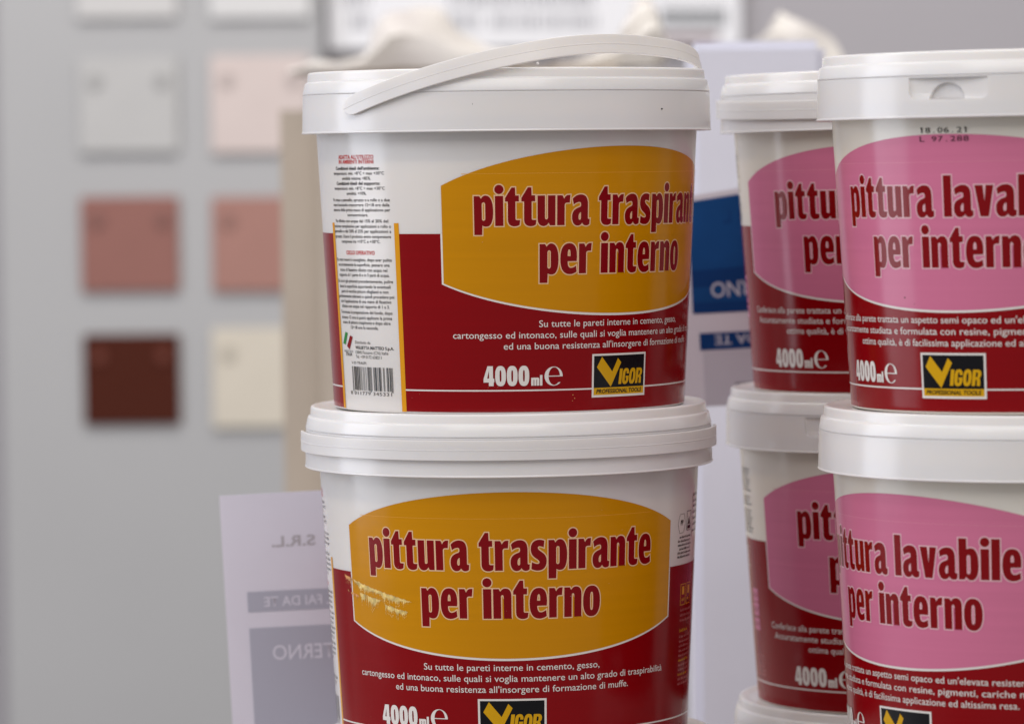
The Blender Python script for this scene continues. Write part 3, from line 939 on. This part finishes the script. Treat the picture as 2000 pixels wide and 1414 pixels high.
# tan box behind the yellow stack, with a pale crumpled bundle lying on it
p0, p1 = at(541, 134, YS), at(1290, 126, YS)
bm = bmesh.new()
box_bm(bm, p0.x, p1.x, YS, YS + .175, 0.0, p0.z)
bmesh.ops.bevel(bm, geom=bm.edges[:], offset=0.03, segments=6, affect='EDGES')
tag(link('cardboard_box', bm_mesh('cardboard_box', bm, 40), mat('tan_cardboard', (0.47, 0.405, 0.335), 0.8, 0.05, 12)), 'tall tan cardboard box standing behind the yellow stack', 'box')
xa, xb = at(582, 100, YS + .05).x, at(1030, 100, YS + .05).x
pf = [(0.0, 136), (.08, 122), (.2, 112), (.30, 100), (.36, 66), (.42, 26), (.5, 12), (.58, 22), (.66, 58), (.78, 88), (.9, 104), (1.0, 132)]
pf = [(u, zs(800, y, YS + .05) - p0.z) for u, y in pf]
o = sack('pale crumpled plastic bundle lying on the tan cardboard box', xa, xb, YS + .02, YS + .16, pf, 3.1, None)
o.location.z = p0.z
o.name = 'crumpled_bundle'; o['category'] = 'bundle'
xa, xb = at(1085, 60, YS + .08).x, at(1290, 60, YS + .08).x
pf = [(0.0, 124), (.3, 104), (.55, 84), (.74, 50), (.84, 8), (.93, 6), (1.0, 70)]
pf = [(u, zs(1200, y, YS + .08) - p0.z) for u, y in pf]
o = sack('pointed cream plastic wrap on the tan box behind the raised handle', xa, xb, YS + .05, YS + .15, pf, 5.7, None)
o.location.z = p0.z
o.name = 'plastic_wrap'; o['category'] = 'wrapping'
xa, xb = at(1470, 300, YS).x, at(1700, 300, YS).x
pf = [(0.0, zs(1470, 95, YS)), (.25, zs(1528, 62, YS)), (.36, zs(1555, 18, YS)), (.46, zs(1580, 34, YS)), (.75, zs(1640, 96, YS)), (1.0, zs(1700, 150, YS))]
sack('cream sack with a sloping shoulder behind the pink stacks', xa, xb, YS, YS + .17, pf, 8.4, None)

# ------------------------------------------------------------------ wall, board, poster and colour cards
YW = 2.2
wall_m = mat('grey_wall_paint', (0.44, 0.42, 0.445), 0.8, 0.03, 3)
bm = bmesh.new()
box_bm(bm, -3.2, 3.2, YW + 0.05, YW + 0.15, -0.9, 2.6)
tag(link('wall', bm_mesh('wall', bm), wall_m), 'plain lilac grey wall behind everything', 'wall')
bm = bmesh.new()
bx0, bx1 = at(3, 700, YW).x, at(628, 100, YW).x
box_bm(bm, bx0, bx1, YW + 0.004, YW + 0.03, -0.6, 1.1)
bmesh.ops.bevel(bm, geom=bm.edges[:], offset=0.002, segments=2, affect='EDGES')
tag(link('display_board', bm_mesh('board', bm, 35), mat('board_grey', (0.48, 0.48, 0.487), 0.6, 0.03, 4)), 'grey display board carrying rows of square colour cards', 'board')

# poster
bm = bmesh.new()
q0, q1 = at(640, 112, YW), at(1450, 60, YW)
box_bm(bm, q0.x, q1.x, YW + 0.034, YW + 0.038, at(1040, 92, YW).z, at(1040, -170, YW).z)
pt = empty('poster', (0, 0, 0))
tag(pt, 'big white poster with blurred grey lines of print high on the wall', 'poster')
link('sheet', bm_mesh('poster', bm), mat('poster_paper', (0.90, 0.90, 0.93), 0.6), pt)
bm = bmesh.new()
rnd = random.Random(11)


def pbar(x0, x1, y0, y1, mi=0):
    a, b_ = at(x0, y1, YW + .034), at(x1, y0, YW + .034)
    vs = [bm.verts.new(p) for p in ((a.x, YW + .0335, a.z), (b_.x, YW + .0335, a.z), (b_.x, YW + .0335, b_.z), (a.x, YW + .0335, b_.z))]
    bm.faces.new(vs).material_index = mi


for row, segs in ((-14, ((672, 720), (880, 1150))), (30, ((684, 722), (868, 940), (962, 1040), (1056, 1166)))):
    for s0, s1 in segs:
        x = s0
        while x < s1:
            wd = rnd.uniform(4, 9)
            pbar(x, x + wd, row, row + 26, 0)
            x += wd + rnd.uniform(5, 9)
for x in range(1292, 1418, 13): pbar(x, x + 8.5, 16, 54, 1)
me = bm_mesh('poster_print', bm)
bm = bmesh.new()
pbar(1285, 1402, 66, 82)
link('maroon_stripe', bm_mesh('maroon_stripe', bm), mat('maroon_print', (0.17, 0.07, 0.08), 0.6), pt)
link('print', me, [mat('grey_print', (0.30, 0.30, 0.33), 0.6), mat('dark_grey_print', (0.16, 0.17, 0.18), 0.6)], pt)

# colour cards
cards = [(150, 342, -150, 38, (0.66, 0.65, 0.645), 'off white square card, upper left on the grey board'),
         (410, 602, -150, 38, (0.74, 0.735, 0.735), 'bright white square card right of the off white one'),
         (156, 346, 112, 300, (0.555, 0.55, 0.545), 'light grey square card almost matching the grey board'),
         (413, 604, 108, 300, (0.72, 0.62, 0.59), 'pale blush pink square card partly behind the sack'),
         (160, 348, 384, 570, (0.33, 0.155, 0.132), 'dusky terracotta square card on the grey board'),
         (416, 606, 384, 570, (0.43, 0.230, 0.195), 'salmon pink square card, lighter than the terracotta one'),
         (165, 350, 652, 830, (0.078, 0.0170, 0.0090), 'dark oxblood brown square card'),
         (416, 606, 640, 836, (0.72, 0.66, 0.56), 'ivory cream square card, beside the oxblood brown one')]
peg_m = mat('clear_peg', (0.33, 0.28, 0.25), 0.4)
dark_peg = mat('pale_peg', (0.16, 0.09, 0.075), 0.4)
for x0, x1, y0, y1, c, lb in cards:
    YC = YW - 0.0025
    a, b_ = at(x0, y1, YC), at(x1, y0, YC)
    t = empty('colour_card', ((a.x + b_.x) / 2, YW + 0.004, a.z))
    tag(t, lb, 'colour card', 'square colour cards on the grey board')
    wd, h = b_.x - a.x, b_.z - a.z
    bm = bmesh.new()
    box_bm(bm, -wd / 2, wd / 2, -0.0065, -0.003, 0, h)
    bmesh.ops.bevel(bm, geom=bm.edges[:], offset=0.0012, segments=2, affect='EDGES')
    link('card', bm_mesh('card', bm, 35), mat('card_paint', c, 0.6, 0.03, 30, spec=0.12), t)
    for s in (-1, 1):
        pm = bmesh.new()
        bmesh.ops.create_cone(pm, cap_ends=True, segments=32, radius1=0.0068, radius2=0.0068, depth=0.010,
                              matrix=Matrix.Translation((s * wd * 0.335, -0.0045, h * 0.76)) @ Matrix.Rotation(math.pi / 2, 4, 'X'))
        k = 0.72 if max(c) > 0.2 else 2.0
        link('peg', bm_mesh('peg', pm, 35), mat('peg_plastic', tuple(min(1, v * k) for v in c), 0.4), t)

# table the stacks stand on
bm = bmesh.new()
box_bm(bm, -0.8, 1.0, -0.5, 1.18, -0.04, 0.0)
tag(link('tabletop', bm_mesh('tabletop', bm), mat('pale_laminate', (0.45, 0.42, 0.40), 0.5, 0.06, 6)), kind='structure')
bm = bmesh.new()
box_bm(bm, -3.2, 3.2, -3.0, YW + 0.05, -0.95, -0.9)
tag(link('floor', bm_mesh('floor', bm), mat('grey_floor', (0.30, 0.29, 0.28), 0.5, 0.06, 3)), kind='structure')
